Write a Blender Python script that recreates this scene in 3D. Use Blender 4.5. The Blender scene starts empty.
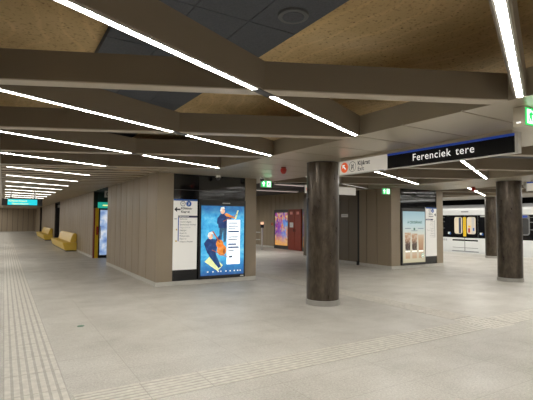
import bpy, bmesh, math, random
from mathutils import Vector, Matrix
random.seed(4)
sc = bpy.context.scene
COL = sc.collection
PI = math.pi

# ------------------------------------------------------------------ materials
def srgb(r, g, b):
    f = lambda c: (c/255/12.92) if c/255 <= .04045 else ((c/255+.055)/1.055)**2.4
    return (f(r), f(g), f(b), 1)

def new_mat(name):
    m = bpy.data.materials.new(name); m.use_nodes = True
    nt = m.node_tree
    return m, nt, nt.nodes['Principled BSDF']

def N(nt, kind, **kw):
    n = nt.nodes.new(kind)
    for k, v in kw.items():
        if k in n.inputs: n.inputs[k].default_value = v
        else: setattr(n, k, v)
    return n

def ramp(nt, fac, stops):
    r = nt.nodes.new('ShaderNodeValToRGB')
    els = r.color_ramp.elements
    while len(els) < len(stops): els.new(.5)
    for e, (p, c) in zip(els, stops): e.position = p; e.color = c
    nt.links.new(fac, r.inputs[0]); return r.outputs[0]

def obj_coord(nt, scale=(1, 1, 1), rot=(0, 0, 0)):
    tc = nt.nodes.new('ShaderNodeTexCoord'); mp = nt.nodes.new('ShaderNodeMapping')
    mp.inputs['Scale'].default_value = scale; mp.inputs['Rotation'].default_value = rot
    nt.links.new(tc.outputs['Object'], mp.inputs['Vector']); return mp.outputs[0]

def plain(name, col, rough=.5, metal=0., noise=.06, nscale=6, spec=.5):
    m, nt, b = new_mat(name)
    b.inputs['Roughness'].default_value = rough; b.inputs['Metallic'].default_value = metal
    b.inputs['Specular IOR Level'].default_value = spec
    v = obj_coord(nt)
    n = N(nt, 'ShaderNodeTexNoise', Scale=nscale, Detail=3.0); nt.links.new(v, n.inputs['Vector'])
    lo = tuple(c*(1-noise) for c in col[:3])+(1,); hi = tuple(min(1, c*(1+noise)) for c in col[:3])+(1,)
    nt.links.new(ramp(nt, n.outputs[0], [(.3, lo), (.7, hi)]), b.inputs['Base Color'])
    return m

def glow(name, col, s=1.0):
    m, nt, b = new_mat(name)
    b.inputs['Base Color'].default_value = col; b.inputs['Emission Color'].default_value = col
    b.inputs['Emission Strength'].default_value = s; b.inputs['Roughness'].default_value = .4
    return m

M = {}
# floor: pale terrazzo slabs with speckle, stains and fine joints
def floor_mat():
    m, nt, b = new_mat('terrazzo')
    v = obj_coord(nt)
    a = N(nt, 'ShaderNodeTexNoise', Scale=45.0, Detail=2.0); c = N(nt, 'ShaderNodeTexNoise', Scale=1.1, Detail=5.0, Roughness=.65)
    d = N(nt, 'ShaderNodeTexNoise', Scale=170.0, Detail=1.0)
    for n in (a, c, d): nt.links.new(v, n.inputs['Vector'])
    ca = ramp(nt, a.outputs[0], [(.3, srgb(176, 172, 163)), (.7, srgb(202, 198, 189))])
    cc = ramp(nt, c.outputs[0], [(.3, (.80, .79, .77, 1)), (.62, (1, 1, 1, 1))])
    cd = ramp(nt, d.outputs[0], [(.36, (.72, .71, .69, 1)), (.5, (1, 1, 1, 1))])
    mx = N(nt, 'ShaderNodeMix', data_type='RGBA', blend_type='MULTIPLY'); mx.inputs[0].default_value = 1
    nt.links.new(ca, mx.inputs[6]); nt.links.new(cc, mx.inputs[7])
    mx2 = N(nt, 'ShaderNodeMix', data_type='RGBA', blend_type='MULTIPLY'); mx2.inputs[0].default_value = 1
    nt.links.new(mx.outputs[2], mx2.inputs[6]); nt.links.new(cd, mx2.inputs[7])
    br = N(nt, 'ShaderNodeTexBrick', offset=0.0)
    for k, x in {'Scale': 1.0, 'Mortar Size': .004, 'Brick Width': 1.2, 'Row Height': .6, 'Mortar Smooth': .4}.items(): br.inputs[k].default_value = x
    br.inputs['Color1'].default_value = (1, 1, 1, 1); br.inputs['Color2'].default_value = (.95, .95, .95, 1); br.inputs['Mortar'].default_value = (.72, .7, .67, 1)
    nt.links.new(v, br.inputs['Vector'])
    mx3 = N(nt, 'ShaderNodeMix', data_type='RGBA', blend_type='MULTIPLY'); mx3.inputs[0].default_value = 1
    nt.links.new(mx2.outputs[2], mx3.inputs[6]); nt.links.new(br.outputs[0], mx3.inputs[7])
    nt.links.new(mx3.outputs[2], b.inputs['Base Color'])
    nt.links.new(ramp(nt, c.outputs[0], [(.3, (.5, .5, .5, 1)), (.7, (.36, .36, .36, 1))]), b.inputs['Roughness'])
    b.inputs['Specular IOR Level'].default_value = .35
    bp = N(nt, 'ShaderNodeBump', Strength=.05); nt.links.new(d.outputs[0], bp.inputs['Height']); nt.links.new(bp.outputs[0], b.inputs['Normal'])
    return m
M['floor'] = floor_mat()
M['tactile'] = plain('ribbed_paving', srgb(194, 189, 178), .5, noise=.14, nscale=14)
M['tactile_base'] = plain('ribbed_paving_base', srgb(164, 160, 150), .6, noise=.12, nscale=14)
# raw slab: yellow brown with pits and blotches
def slab_mat():
    m, nt, b = new_mat('raw_slab')
    v = obj_coord(nt)
    a = N(nt, 'ShaderNodeTexNoise', Scale=.55, Detail=4.0); c = N(nt, 'ShaderNodeTexNoise', Scale=26.0, Detail=2.0)
    d = N(nt, 'ShaderNodeTexVoronoi', Scale=7.0)
    e = N(nt, 'ShaderNodeTexWave', Scale=.45, Distortion=9.0, Detail=2.0)
    for n in (a, c, d, e): nt.links.new(v, n.inputs['Vector'])
    ca = ramp(nt, a.outputs[0], [(.3, srgb(186, 156, 108)), (.55, srgb(214, 186, 136)), (.75, srgb(226, 206, 166))])
    cc = ramp(nt, c.outputs[0], [(.28, (.6, .55, .5, 1)), (.44, (1, 1, 1, 1)), (1, (1.0, 1.0, 1.0, 1))])
    cd = ramp(nt, d.outputs[0], [(.05, (.35, .3, .28, 1)), (.13, (1, 1, 1, 1))])
    ce = ramp(nt, e.outputs[0], [(.0, (1.12, 1.12, 1.1, 1)), (.03, (1, 1, 1, 1)), (.97, (.97, .97, .97, 1)), (1, (1.1, 1.1, 1.1, 1))])
    cur = ca
    for nx in (cc, cd, ce):
        mx = N(nt, 'ShaderNodeMix', data_type='RGBA', blend_type='MULTIPLY'); mx.inputs[0].default_value = 1
        nt.links.new(cur, mx.inputs[6]); nt.links.new(nx, mx.inputs[7]); cur = mx.outputs[2]
    nt.links.new(cur, b.inputs['Base Color']); b.inputs['Roughness'].default_value = .9
    bp = N(nt, 'ShaderNodeBump', Strength=.4); nt.links.new(c.outputs[0], bp.inputs['Height']); nt.links.new(bp.outputs[0], b.inputs['Normal'])
    return m
M['slab'] = slab_mat()
M['acoustic'] = plain('dark_acoustic_board', srgb(80, 84, 92), .85, noise=.18, nscale=60)
M['beam'] = plain('taupe_fin', srgb(112, 101, 86), .55, noise=.03, nscale=2)
def board_mat(name, col):
    m, nt, b = new_mat(name)
    g = nt.nodes.new('ShaderNodeNewGeometry')
    lo = tuple(c*.93 for c in col[:3])+(1,); hi = tuple(c*1.05 for c in col[:3])+(1,)
    nt.links.new(ramp(nt, g.outputs['Random Per Island'], [(0, lo), (1, hi)]), b.inputs['Base Color'])
    n = N(nt, 'ShaderNodeTexNoise', Scale=3.0); nt.links.new(obj_coord(nt, (1, 1, .2)), n.inputs['Vector'])
    nt.links.new(ramp(nt, n.outputs[0], [(.3, (.36, .36, .36, 1)), (.7, (.46, .46, .46, 1))]), b.inputs['Roughness'])
    return m
M['boards'] = board_mat('taupe_boards', srgb(140, 125, 104))
M['wall'] = plain('taupe_cladding', srgb(138, 124, 104), .45, noise=.03, nscale=2)
M['wall_dark'] = plain('dark_door_cladding', srgb(106, 95, 80), .5, noise=.03, nscale=2)
M['back'] = plain('dark_backing', srgb(28, 26, 24), .8)
M['soffit'] = plain('beige_metal_panel', srgb(172, 163, 145), .3, metal=.3, noise=.02, nscale=2)
M['flange'] = plain('floorlit_fin_edge', srgb(176, 166, 150), .4, noise=.02)  # fin undersides coloured paler to stand for light bounced off the floor
M['slat'] = plain('beige_slat', srgb(168, 154, 132), .5, noise=.05, nscale=3)
M['plinth'] = plain('pale_stone_skirting', srgb(188, 186, 178), .4, noise=.06, nscale=9)
M['ring'] = plain('pale_metal_ring', srgb(150, 148, 142), .35, metal=.3, noise=.06)
M['speaker_rim'] = plain('speaker_rim', srgb(96, 98, 102), .6)
M['steel'] = plain('brushed_steel', srgb(196, 196, 192), .35, metal=.6, noise=.05, nscale=20)
M['chrome'] = plain('bright_steel', srgb(205, 205, 205), .2, metal=.9)
M['black_glass'] = plain('black_glass', srgb(18, 19, 21), .06, noise=.02)
M['black'] = plain('black_frame', srgb(20, 20, 22), .35)
M['black_matte'] = plain('black_matte', srgb(10, 10, 11), .9)
M['grey'] = plain('mid_grey', srgb(120, 122, 122), .5)
M['darkgrey'] = plain('dark_grey_panel', srgb(52, 52, 52), .4)
M['lightgrey'] = plain('light_grey', srgb(190, 190, 188), .5)
M['white'] = plain('white_enamel', srgb(232, 231, 226), .35, noise=.015)
M['sign_white'] = glow('lit_white_face', srgb(205, 200, 190), .3)
M['board_white'] = glow('directory_face', srgb(226, 224, 218), .22)  # slight glow added so the directory board looks brighter
M['sign_black'] = plain('sign_black', srgb(7, 8, 12), .6, spec=.2)
M['blue'] = glow('blue_band', srgb(24, 62, 158), .25)
M['lblue'] = plain('line_blue', srgb(22, 84, 170), .4)
M['navy'] = plain('navy_ink', srgb(24, 24, 70), .4)
M['ink'] = plain('black_ink', srgb(18, 18, 20), .5)
M['ink_soft'] = plain('grey_ink', srgb(70, 70, 78), .5)
M['ink_pale'] = plain('pale_ink', srgb(176, 176, 178), .5)
M['letter'] = glow('white_lettering', srgb(240, 240, 238), .55)
M['orange'] = glow('orange_disc', srgb(222, 86, 28), .35)
M['green'] = glow('exit_green', srgb(8, 186, 84), 1.0)
M['exit_white'] = glow('exit_white', srgb(228, 255, 238), 1.5)
M['red'] = plain('red_plastic', srgb(176, 34, 24), .35)
M['redcab'] = plain('red_cabinet', srgb(118, 42, 26), .5)
M['yellow'] = plain('yellow_vinyl', srgb(226, 190, 72), .38, noise=.05, nscale=4)
M['tyellow'] = plain('yellow_paint', srgb(236, 190, 30), .4)
M['teal'] = glow('teal_sign', srgb(36, 170, 150), .6)
M['lcd'] = glow('cyan_lcd', srgb(20, 190, 205), .85)
M['lcd_text'] = glow('yellow_lcd_text', srgb(236, 236, 130), 1.0)
M['strip'] = glow('strip_diffuser', (1.0, .968, .905, 1), 68.0)
M['strip_thin'] = glow('strip_diffuser_corridor', (1.0, .968, .905, 1), 9.0)
M['strip_pink'] = glow('strip_diffuser_rosy', srgb(206, 190, 180), .55)
M['strip_dim'] = glow('strip_diffuser_shaded', (1.0, .968, .905, 1), .55)
M['pane'] = glow('train_window', srgb(186, 172, 148), .5)
M['train_white'] = plain('train_white', srgb(226, 228, 226), .3, noise=.015)
M['train_black'] = plain('train_black', srgb(16, 17, 19), .15)
M['roofgrey'] = plain('train_roof', srgb(150, 150, 150), .5)
M['cardtext'] = glow('card_text', srgb(70, 78, 96), .5)
M['card'] = glow('lit_card', srgb(232, 242, 248), .95)

def column_mat():
    m, nt, b = new_mat('patinated_column')
    v = obj_coord(nt, (1, 1, .35))
    a = N(nt, 'ShaderNodeTexNoise', Scale=7.0, Detail=6.0, Roughness=.7); c = N(nt, 'ShaderNodeTexNoise', Scale=40.0, Detail=3.0)
    for n in (a, c): nt.links.new(v, n.inputs['Vector'])
    ca = ramp(nt, a.outputs[0], [(.3, srgb(60, 52, 45)), (.5, srgb(74, 66, 57)), (.7, srgb(96, 86, 74))])
    cc = ramp(nt, c.outputs[0], [(.3, (.8, .8, .8, 1)), (.7, (1, 1, 1, 1))])
    mx = N(nt, 'ShaderNodeMix', data_type='RGBA', blend_type='MULTIPLY'); mx.inputs[0].default_value = 1
    nt.links.new(ca, mx.inputs[6]); nt.links.new(cc, mx.inputs[7]); nt.links.new(mx.outputs[2], b.inputs['Base Color'])
    b.inputs['Metallic'].default_value = .7
    nt.links.new(ramp(nt, a.outputs[0], [(.3, (.26, .26, .26, 1)), (.8, (.36, .36, .36, 1))]), b.inputs['Roughness'])
    return m
M['column'] = column_mat()

def poster_mat(name, kind, s=1.0):
    """lit posters, coloured by object coordinates (local x across, z up, in metres)"""
    m, nt, b = new_mat(name)
    v = obj_coord(nt)
    sep = nt.nodes.new('ShaderNodeSeparateXYZ'); nt.links.new(v, sep.inputs[0])
    if kind == 'blue':
        n = N(nt, 'ShaderNodeTexNoise', Scale=4.5, Detail=7.0, Roughness=.7, Distortion=.4); nt.links.new(v, n.inputs['Vector'])
        col = ramp(nt, n.outputs[0], [(.22, srgb(10, 84, 150)), (.36, srgb(26, 140, 206)), (.52, srgb(66, 180, 230)), (.66, srgb(120, 208, 236)), (.8, srgb(200, 222, 200))])
        zr = nt.nodes.new('ShaderNodeMapRange'); zr.inputs[1].default_value = .0; zr.inputs[2].default_value = 1.77
        nt.links.new(sep.outputs[2], zr.inputs[0])
        g = ramp(nt, zr.outputs[0], [(0, (.10, .16, .34, 1)), (.12, (.22, .42, .62, 1)), (.25, (1, 1, 1, 1)), (.82, (1, 1, 1, 1)), (.93, (.30, .42, .55, 1)), (1, (.16, .30, .46, 1))])
        mx = N(nt, 'ShaderNodeMix', data_type='RGBA', blend_type='MULTIPLY'); mx.inputs[0].default_value = 1
        nt.links.new(col, mx.inputs[6]); nt.links.new(g, mx.inputs[7]); col = mx.outputs[2]
    elif kind == 'fruit':
        w = N(nt, 'ShaderNodeTexNoise', Scale=2.0, Detail=3.0); nt.links.new(v, w.inputs['Vector'])
        vo = N(nt, 'ShaderNodeTexVoronoi', Scale=9.0); nt.links.new(v, vo.inputs['Vector'])
        sp = nt.nodes.new('ShaderNodeSeparateColor'); nt.links.new(vo.outputs['Color'], sp.inputs[0])
        cells = ramp(nt, sp.outputs[0], [(0, srgb(110, 30, 130)), (.2, srgb(206, 80, 90)), (.4, srgb(226, 150, 90)), (.55, srgb(200, 190, 150)), (.75, srgb(150, 50, 160)), (1, srgb(236, 196, 120))])
        zr = nt.nodes.new('ShaderNodeMapRange'); zr.inputs[1].default_value = -.7; zr.inputs[2].default_value = .7
        nt.links.new(sep.outputs[1], zr.inputs[0])
        bg = ramp(nt, zr.outputs[0], [(0, srgb(70, 180, 236)), (.3, srgb(70, 130, 220)), (.6, srgb(120, 50, 170)), (1, srgb(70, 30, 140))])
        zz = nt.nodes.new('ShaderNodeMapRange'); zz.inputs[1].default_value = 0; zz.inputs[2].default_value = 1.95
        nt.links.new(sep.outputs[2], zz.inputs[0])
        bot = ramp(nt, zz.outputs[0], [(0, (1, 1, 1, 1)), (.1, (.9, .9, .9, 1)), (.4, (0, 0, 0, 1))])
        m1 = N(nt, 'ShaderNodeMix', data_type='RGBA'); fac = ramp(nt, w.outputs[0], [(.42, (0, 0, 0, 1)), (.55, (1, 1, 1, 1))])
        nt.links.new(fac, m1.inputs[0]); nt.links.new(bg, m1.inputs[6]); nt.links.new(cells, m1.inputs[7])
        m2 = N(nt, 'ShaderNodeMix', data_type='RGBA'); nt.links.new(bot, m2.inputs[0])
        nt.links.new(m1.outputs[2], m2.inputs[6]); m2.inputs[7].default_value = srgb(242, 170, 66)
        m3 = N(nt, 'ShaderNodeMix', data_type='RGBA'); m3.inputs[0].default_value = .15
        nt.links.new(m2.outputs[2], m3.inputs[6]); nt.links.new(cells, m3.inputs[7]); col = m3.outputs[2]
    elif kind == 'coffee':
        zr = nt.nodes.new('ShaderNodeMapRange'); zr.inputs[1].default_value = 0; zr.inputs[2].default_value = 1.76
        nt.links.new(sep.outputs[2], zr.inputs[0])
        col = ramp(nt, zr.outputs[0], [(0, srgb(196, 186, 150)), (.18, srgb(214, 204, 176)), (.5, srgb(222, 218, 196)), (.75, srgb(190, 214, 214)), (1, srgb(150, 186, 196))])
    elif kind == 'drink':
        n = N(nt, 'ShaderNodeTexNoise', Scale=8.0, Detail=4.0, Distortion=1.5); nt.links.new(v, n.inputs['Vector'])
        zr = nt.nodes.new('ShaderNodeMapRange'); zr.inputs[1].default_value = 0; zr.inputs[2].default_value = .62
        nt.links.new(sep.outputs[2], zr.inputs[0])
        g = ramp(nt, zr.outputs[0], [(.0, srgb(40, 28, 24)), (.38, srgb(76, 52, 40)), (.6, srgb(168, 126, 94)), (1, srgb(200, 164, 126))])
        sw = ramp(nt, n.outputs[0], [(.5, (0, 0, 0, 1)), (.62, (.5, .5, .5, 1))])
        m1 = N(nt, 'ShaderNodeMix', data_type='RGBA'); nt.links.new(sw, m1.inputs[0]); nt.links.new(g, m1.inputs[6]); m1.inputs[7].default_value = srgb(240, 226, 204); col = m1.outputs[2]
    elif kind == 'latte':
        zr = nt.nodes.new('ShaderNodeMapRange'); zr.inputs[1].default_value = 0; zr.inputs[2].default_value = .62
        nt.links.new(sep.outputs[2], zr.inputs[0])
        col = ramp(nt, zr.outputs[0], [(.0, srgb(170, 120, 84)), (.6, srgb(198, 160, 122)), (1, srgb(220, 200, 172))])
    elif kind == 'ad':
        n = N(nt, 'ShaderNodeTexNoise', Scale=2.4, Detail=4.0); nt.links.new(v, n.inputs['Vector'])
        col = ramp(nt, n.outputs[0], [(.3, srgb(60, 96, 170)), (.48, srgb(150, 176, 214)), (.6, srgb(222, 226, 232)), (.75, srgb(120, 130, 150))])
    b.inputs['Base Color'].default_value = (.03, .03, .03, 1); b.inputs['Roughness'].default_value = .25
    nt.links.new(col, b.inputs['Emission Color']); b.inputs['Emission Strength'].default_value = s
    return m
M['p_blue'] = poster_mat('blue_poster', 'blue', .85); M['p_fruit'] = poster_mat('flower_poster', 'fruit', .62)
M['p_coffee'] = poster_mat('coffee_poster', 'coffee', .68); M['p_drink'] = poster_mat('iced_drink', 'drink', .68)
M['p_latte'] = poster_mat('latte_drink', 'latte', .68); M['p_ad'] = poster_mat('blue_white_ad', 'ad', .75)
for nm, c in {'skin': (214, 160, 128), 'hair': (206, 206, 200), 'suit': (18, 42, 92), 'trouser': (40, 70, 96), 'wood': (206, 120, 40), 'wood2': (150, 74, 24),
              'paleyellow': (206, 214, 150), 'darkblue': (10, 50, 100), 'lgreen': (22, 96, 66), 'ice': (236, 232, 218), 'dgreen': (30, 70, 52)}.items():
    M['a_'+nm] = glow('art_'+nm, srgb(*c), .72)
    nt = M['a_'+nm].node_tree; n = N(nt, 'ShaderNodeTexNoise', Scale=11.0, Detail=5.0, Roughness=.7)
    nt.links.new(obj_coord(nt), n.inputs['Vector']); c0 = srgb(*c)
    lo = tuple(x*.45 for x in c0[:3])+(1,); hi = (min(1, c0[0]*1.5+.02), min(1, c0[1]*1.5+.06), min(1, c0[2]*1.5+.10), 1)
    nt.links.new(ramp(nt, n.outputs[0], [(.32, lo), (.5, c0), (.68, hi)]), nt.nodes['Principled BSDF'].inputs['Emission Color'])

# ------------------------------------------------------------------ mesh helpers
class MB:
    """collects shapes in world space and links them as ONE mesh object"""
    def __init__(s): s.bm = bmesh.new()
    def box(s, x0, x1, y0, y1, z0, z1, bev=0):
        g = bmesh.ops.create_cube(s.bm, size=1)['verts']
        bmesh.ops.scale(s.bm, vec=(x1-x0, y1-y0, z1-z0), verts=g)
        bmesh.ops.translate(s.bm, vec=((x0+x1)/2, (y0+y1)/2, (z0+z1)/2), verts=g)
        if bev:
            es = list({e for v in g for e in v.link_edges})
            bmesh.ops.bevel(s.bm, geom=es, offset=bev, segments=2, affect='EDGES', profile=.6)
        return s
    def prism(s, pts, z0, z1):
        lo = [s.bm.verts.new((x, y, z0)) for x, y in pts]; hi = [s.bm.verts.new((x, y, z1)) for x, y in pts]
        n = len(pts)
        fs = [s.bm.faces.new(lo[::-1]), s.bm.faces.new(hi)]
        for i in range(n): fs.append(s.bm.faces.new((lo[i], lo[(i+1) % n], hi[(i+1) % n], hi[i])))
        bmesh.ops.recalc_face_normals(s.bm, faces=fs); return s
    def extr(s, pts3, d):
        """polygon (3D points) pushed along vector d"""
        d = Vector(d); a = [s.bm.verts.new(p) for p in pts3]; b = [s.bm.verts.new(Vector(p)+d) for p in pts3]
        n = len(a); fs = [s.bm.faces.new(a), s.bm.faces.new(b[::-1])]
        for i in range(n): fs.append(s.bm.faces.new((a[(i+1) % n], a[i], b[i], b[(i+1) % n])))
        bmesh.ops.recalc_face_normals(s.bm, faces=fs); return s
    def cyl(s, c, r, z0, z1, seg=48, r2=None):
        g = bmesh.ops.create_cone(s.bm, cap_ends=True, segments=seg, radius1=r, radius2=r if r2 is None else r2, depth=z1-z0)['verts']
        bmesh.ops.translate(s.bm, vec=(c[0], c[1], (z0+z1)/2), verts=g); return s
    def tube(s, pts, r, seg=10):
        for p, q in zip(pts, pts[1:]):
            p, q = Vector(p), Vector(q); d = q-p
            mt = Matrix.Translation((p+q)/2) @ d.to_track_quat('Z', 'Y').to_matrix().to_4x4()
            bmesh.ops.create_cone(s.bm, cap_ends=True, segments=seg, radius1=r, radius2=r, depth=d.length, matrix=mt)
        for p in pts[1:-1]:
            bmesh.ops.create_uvsphere(s.bm, u_segments=seg, v_segments=6, radius=r, matrix=Matrix.Translation(p))
        return s
    def sphere(s, c, r, sx=1, sy=1, sz=1):
        bmesh.ops.create_uvsphere(s.bm, u_segments=20, v_segments=12, radius=r, matrix=Matrix.Translation(c) @ Matrix.Diagonal((sx, sy, sz, 1)))
        return s
    def lathe(s, c, prof, seg=40):
        rings = []
        for r, z in prof:
            rings.append([s.bm.verts.new((c[0]+r*math.cos(2*PI*i/seg), c[1]+r*math.sin(2*PI*i/seg), c[2]+z)) for i in range(seg)])
        for a, b in zip(rings, rings[1:]):
            for i in range(seg): s.bm.faces.new((a[i], a[(i+1) % seg], b[(i+1) % seg], b[i]))
        s.bm.faces.new(rings[0][::-1]); s.bm.faces.new(rings[-1]); return s
    def build(s, name, mat, parent=None, smooth=False, origin=None):
        me = bpy.data.meshes.new(name); 
        off = Vector(origin) if origin is not None else Vector((0, 0, 0))
        pw = world_loc(parent) if parent else Vector((0, 0, 0))
        if origin is None and parent is not None: off = pw
        bmesh.ops.translate(s.bm, vec=-off, verts=s.bm.verts[:])
        s.bm.normal_update(); s.bm.to_mesh(me); s.bm.free()
        me.materials.append(M[mat] if isinstance(mat, str) else mat)
        o = bpy.data.objects.new(name, me); COL.objects.link(o)
        o.parent = parent; o.location = off - pw
        if smooth:
            for p in me.polygons: p.use_smooth = True
            me.set_sharp_from_angle(angle=math.radians(40))
        return o

def world_loc(o):
    v = Vector((0, 0, 0))
    while o: v += o.location; o = o.parent
    return v
def tag(o, label, cat, group=None):
    o['label'] = label; o['category'] = cat
    if group: o['group'] = group
    return o
def thing(name, label, cat, loc, group=None):
    o = bpy.data.objects.new(name, None); COL.objects.link(o); o.location = loc; o.empty_display_size = .1
    return tag(o, label, cat, group)
def struct(o): o['kind'] = 'structure'; return o
def dup(root, delta, label, group=None):
    def cp(o, par):
        c = o.copy(); COL.objects.link(c); c.parent = par
        for ch in o.children: cp(ch, c)
        return c
    r = cp(root, None); r.location = root.location+Vector(delta); r['label'] = label
    if group: r['group'] = group
    return r

# plane frames for flat graphics: F(origin, u, v, n): 2D (a,b) -> origin + a*u + b*v, lifted along n
class Frame:
    def __init__(s, o, u, v=(0, 0, 1)):
        s.o = Vector(o); s.u = Vector(u).normalized(); s.v = Vector(v).normalized(); s.n = s.u.cross(s.v)
    def p(s, a, b, h=0): return s.o+s.u*a+s.v*b+s.n*h
    def poly(s, pts, name, mat, parent, h=.004, t=.002, mb=None):
        m = mb or MB(); m.extr([s.p(a, b, h) for a, b in pts], s.n*t)
        return m.build(name, mat, parent) if mb is None else m
    def rect(s, a0, a1, b0, b1, name, mat, parent, h=.004, t=.002):
        return s.poly([(a0, b0), (a1, b0), (a1, b1), (a0, b1)], name, mat, parent, h, t)
    def disc(s, a, b, r, name, mat, parent, h=.004, t=.002, rb=None):
        rb = rb or r
        return s.poly([(a+r*math.cos(i*PI/16), b+rb*math.sin(i*PI/16)) for i in range(32)], name, mat, parent, h, t)
    def ring(s, a, b, r, w, name, mat, parent, h=.004):
        m = MB(); n = 32
        o_ = [m.bm.verts.new(s.p(a+r*math.cos(i*2*PI/n), b+r*math.sin(i*2*PI/n), h)) for i in range(n)]
        i_ = [m.bm.verts.new(s.p(a+(r-w)*math.cos(i*2*PI/n), b+(r-w)*math.sin(i*2*PI/n), h)) for i in range(n)]
        for k in range(n): m.bm.faces.new((o_[k], o_[(k+1) % n], i_[(k+1) % n], i_[k]))
        return m.build(name, mat, parent)
    def bars(s, rects, name, mat, parent, h=.006, t=.001):
        for r in rects: o = s.rect(*r, name, mat, parent, h, t)
        return o
    def text(s, lines, name, mat, parent, h=.006, width=None):
        """lines: list of (string, a, b, size[, align]); one mesh"""
        for ln in lines:
            m = MB()
            txt, a, b, size = ln[:4]; al = ln[4] if len(ln) > 4 else 'LEFT'
            cu = bpy.data.curves.new('lettering', 'FONT'); cu.body = txt; cu.size = size; cu.align_x = al
            cu.space_character = ln[5] if len(ln) > 5 else 1.0; cu.offset = ln[6] if len(ln) > 6 else 0
            ob = bpy.data.objects.new('lettering', cu); COL.objects.link(ob)
            dg = bpy.context.evaluated_depsgraph_get(); me = bpy.data.meshes.new_from_object(ob.evaluated_get(dg))
            bpy.data.objects.remove(ob); bpy.data.curves.remove(cu)
            mt = Matrix((tuple(s.u)+(0,), tuple(s.v)+(0,), tuple(s.n)+(0,), (0, 0, 0, 1))).transposed()
            me.transform(Matrix.Translation(s.p(a, b, h)) @ mt)
            m.bm.from_mesh(me); bpy.data.meshes.remove(me)
            o = m.build(name, mat, parent)
        return o

ORD = ['first', 'second', 'third', 'fourth', 'fifth', 'sixth', 'seventh', 'eighth', 'ninth', 'tenth', 'eleventh', 'twelfth', 'thirteenth', 'fourteenth']
Z = 2.74          # underside of fins and soffits
TA, TB = .4795, -.4640   # plan slopes of the two fin directions

# ------------------------------------------------------------------ setting: floor, slab, soffits, walls
struct(MB().box(-4, 20.55, -8, 60, -.2, 0).build('floor', 'floor'))
struct(MB().box(20.55, 26, -30, 62, -1.4, -1.2).build('floor', 'black_matte'))
struct(MB().box(-4, 20.6, -8, 32, 3.95, 4.1).build('ceiling', 'slab'))

def boards(x0, xs, y0, y1):  # dark acoustic boards under the slab, in three files
    m = MB()
    for i in range(3):
        y = y0
        while y < y1:
            m.box(x0+i*.65+.006, x0+(i+1)*.65-.006, y+.006, y+1.3-.006, 3.86, 3.945); y += 1.3
    return m
for cx, (a, b) in ((1.98, (-1, 13)), (8.69, (0, 16)), (15.38, (2, 20))):
    struct(boards(cx-.975, 0, a, b).build('ceiling', 'acoustic'))

def soffit(x0, x1, y0, y1, pitch=.78):
    struct(MB().box(x0+.021, x1-.021, y0, y1, Z+.012, Z+.0405).build('ceiling', 'back'))
    m = MB(); m.box(x0, x1, y0, y1, Z+.041, Z+.26)
    for a, b in ((x0, x0+.02), (x1-.02, x1)): m.box(a, b, y0, y1, Z+.0117, Z+.041)
    y = y0
    while y < y1-.01:
        m.box(x0, x1, y+.012, min(y+pitch, y1)-.012, Z, Z+.0115); y += pitch
    return struct(m.build('ceiling', 'soffit'))
BX = [(-.1, 4.0), (6.65, 10.75), (13.33, 17.43)]
soffit(4.0, 6.65, -1.2, 12.8); soffit(10.75, 13.33, -1.2, 12.8); soffit(17.43, 20.1, -1.2, 40); soffit(-2.8, -.1, -1.2, 58)
soffit(-2.8, 20.1, -8, -1.2, 1.1)
struct(MB().prism([(3.14, 9.2), (3.999, 8.80), (3.999, 32), (3.14, 32)], Z, Z+.2).build('ceiling', 'soffit'))
struct(MB().box(-.1, 3.13, 10.9, 58, Z+.03, Z+.07).build('ceiling', 'back'))
m = MB(); y = 10.90
PI_ = .62
while y < 58:
    x0, x1 = -.09, 3.12
    ya, yb = y, y+TB*(x1-x0)
    m.prism([(x0, ya), (x1, yb), (x1, yb+.36), (x0, ya+.36)], Z, Z+.012); y += PI_
struct(m.build('ceiling', 'slat'))

def cladding(axis, c, a0, a1, face, pitch, z0=.1, z1=Z, mat='boards', name='wall_left', thick=.16, first=None):
    """vertical cladding boards on a wall plane; axis 'x': plane x=c running along y. face=+1/-1 outward side"""
    m = MB(); g = .014
    edges = [a0]; p = a0+(first or pitch)
    while p < a1-.05: edges.append(p); p += pitch
    edges.append(a1)
    for e0, e1 in zip(edges, edges[1:]):
        lo, hi = e0+(g if e0 > a0 else 0), e1-(g if e1 < a1 else 0)
        d0, d1 = (c-.02, c) if face > 0 else (c, c+.02)
        if axis == 'x': m.box(d0, d1, lo, hi, z0, z1)
        else: m.box(lo, hi, d0, d1, z0, z1)
    o = struct(m.build(name, mat))
    m = MB(); d0, d1 = (c-thick, c-.0201) if face > 0 else (c+.0201, c+thick)
    if axis == 'x': m.box(d0, d1, a0, a1, z0, z1)
    else: m.box(a0, a1, d0, d1, z0, z1)
    struct(m.build(name, 'back'))
    m = MB(); d0, d1 = (c-thick, c+.006) if face > 0 else (c-.006, c+thick)
    if axis == 'x': m.box(d0, d1, a0, a1, 0, z0-.002)
    else: m.box(a0, a1, d0, d1, 0, z0-.002)
    struct(m.build(name.replace('wall', 'baseboard'), 'plinth'))
    return o
WX = 3.13
cladding('x', WX, 10.332, 15.98, -1, .72, name='wall_left')
cladding('x', WX, 18.9, 31.4, -1, .62, name='wall_left')
cladding('x', WX, 34.7, 47.0, -1, .62, name='wall_left')
cladding('x', WX, 49.8, 57.0, -1, .62, name='wall_left')
cladding('y', 57.0, -2.8, 3.5, -1, .52, name='wall_back')
cladding('x', -2.8, -8, 57, 1, .62, name='wall_outer')
struct(MB().box(-2.9, 20.5, -8.1, -8, 0, Z).build('wall_rear', 'wall'))
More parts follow.
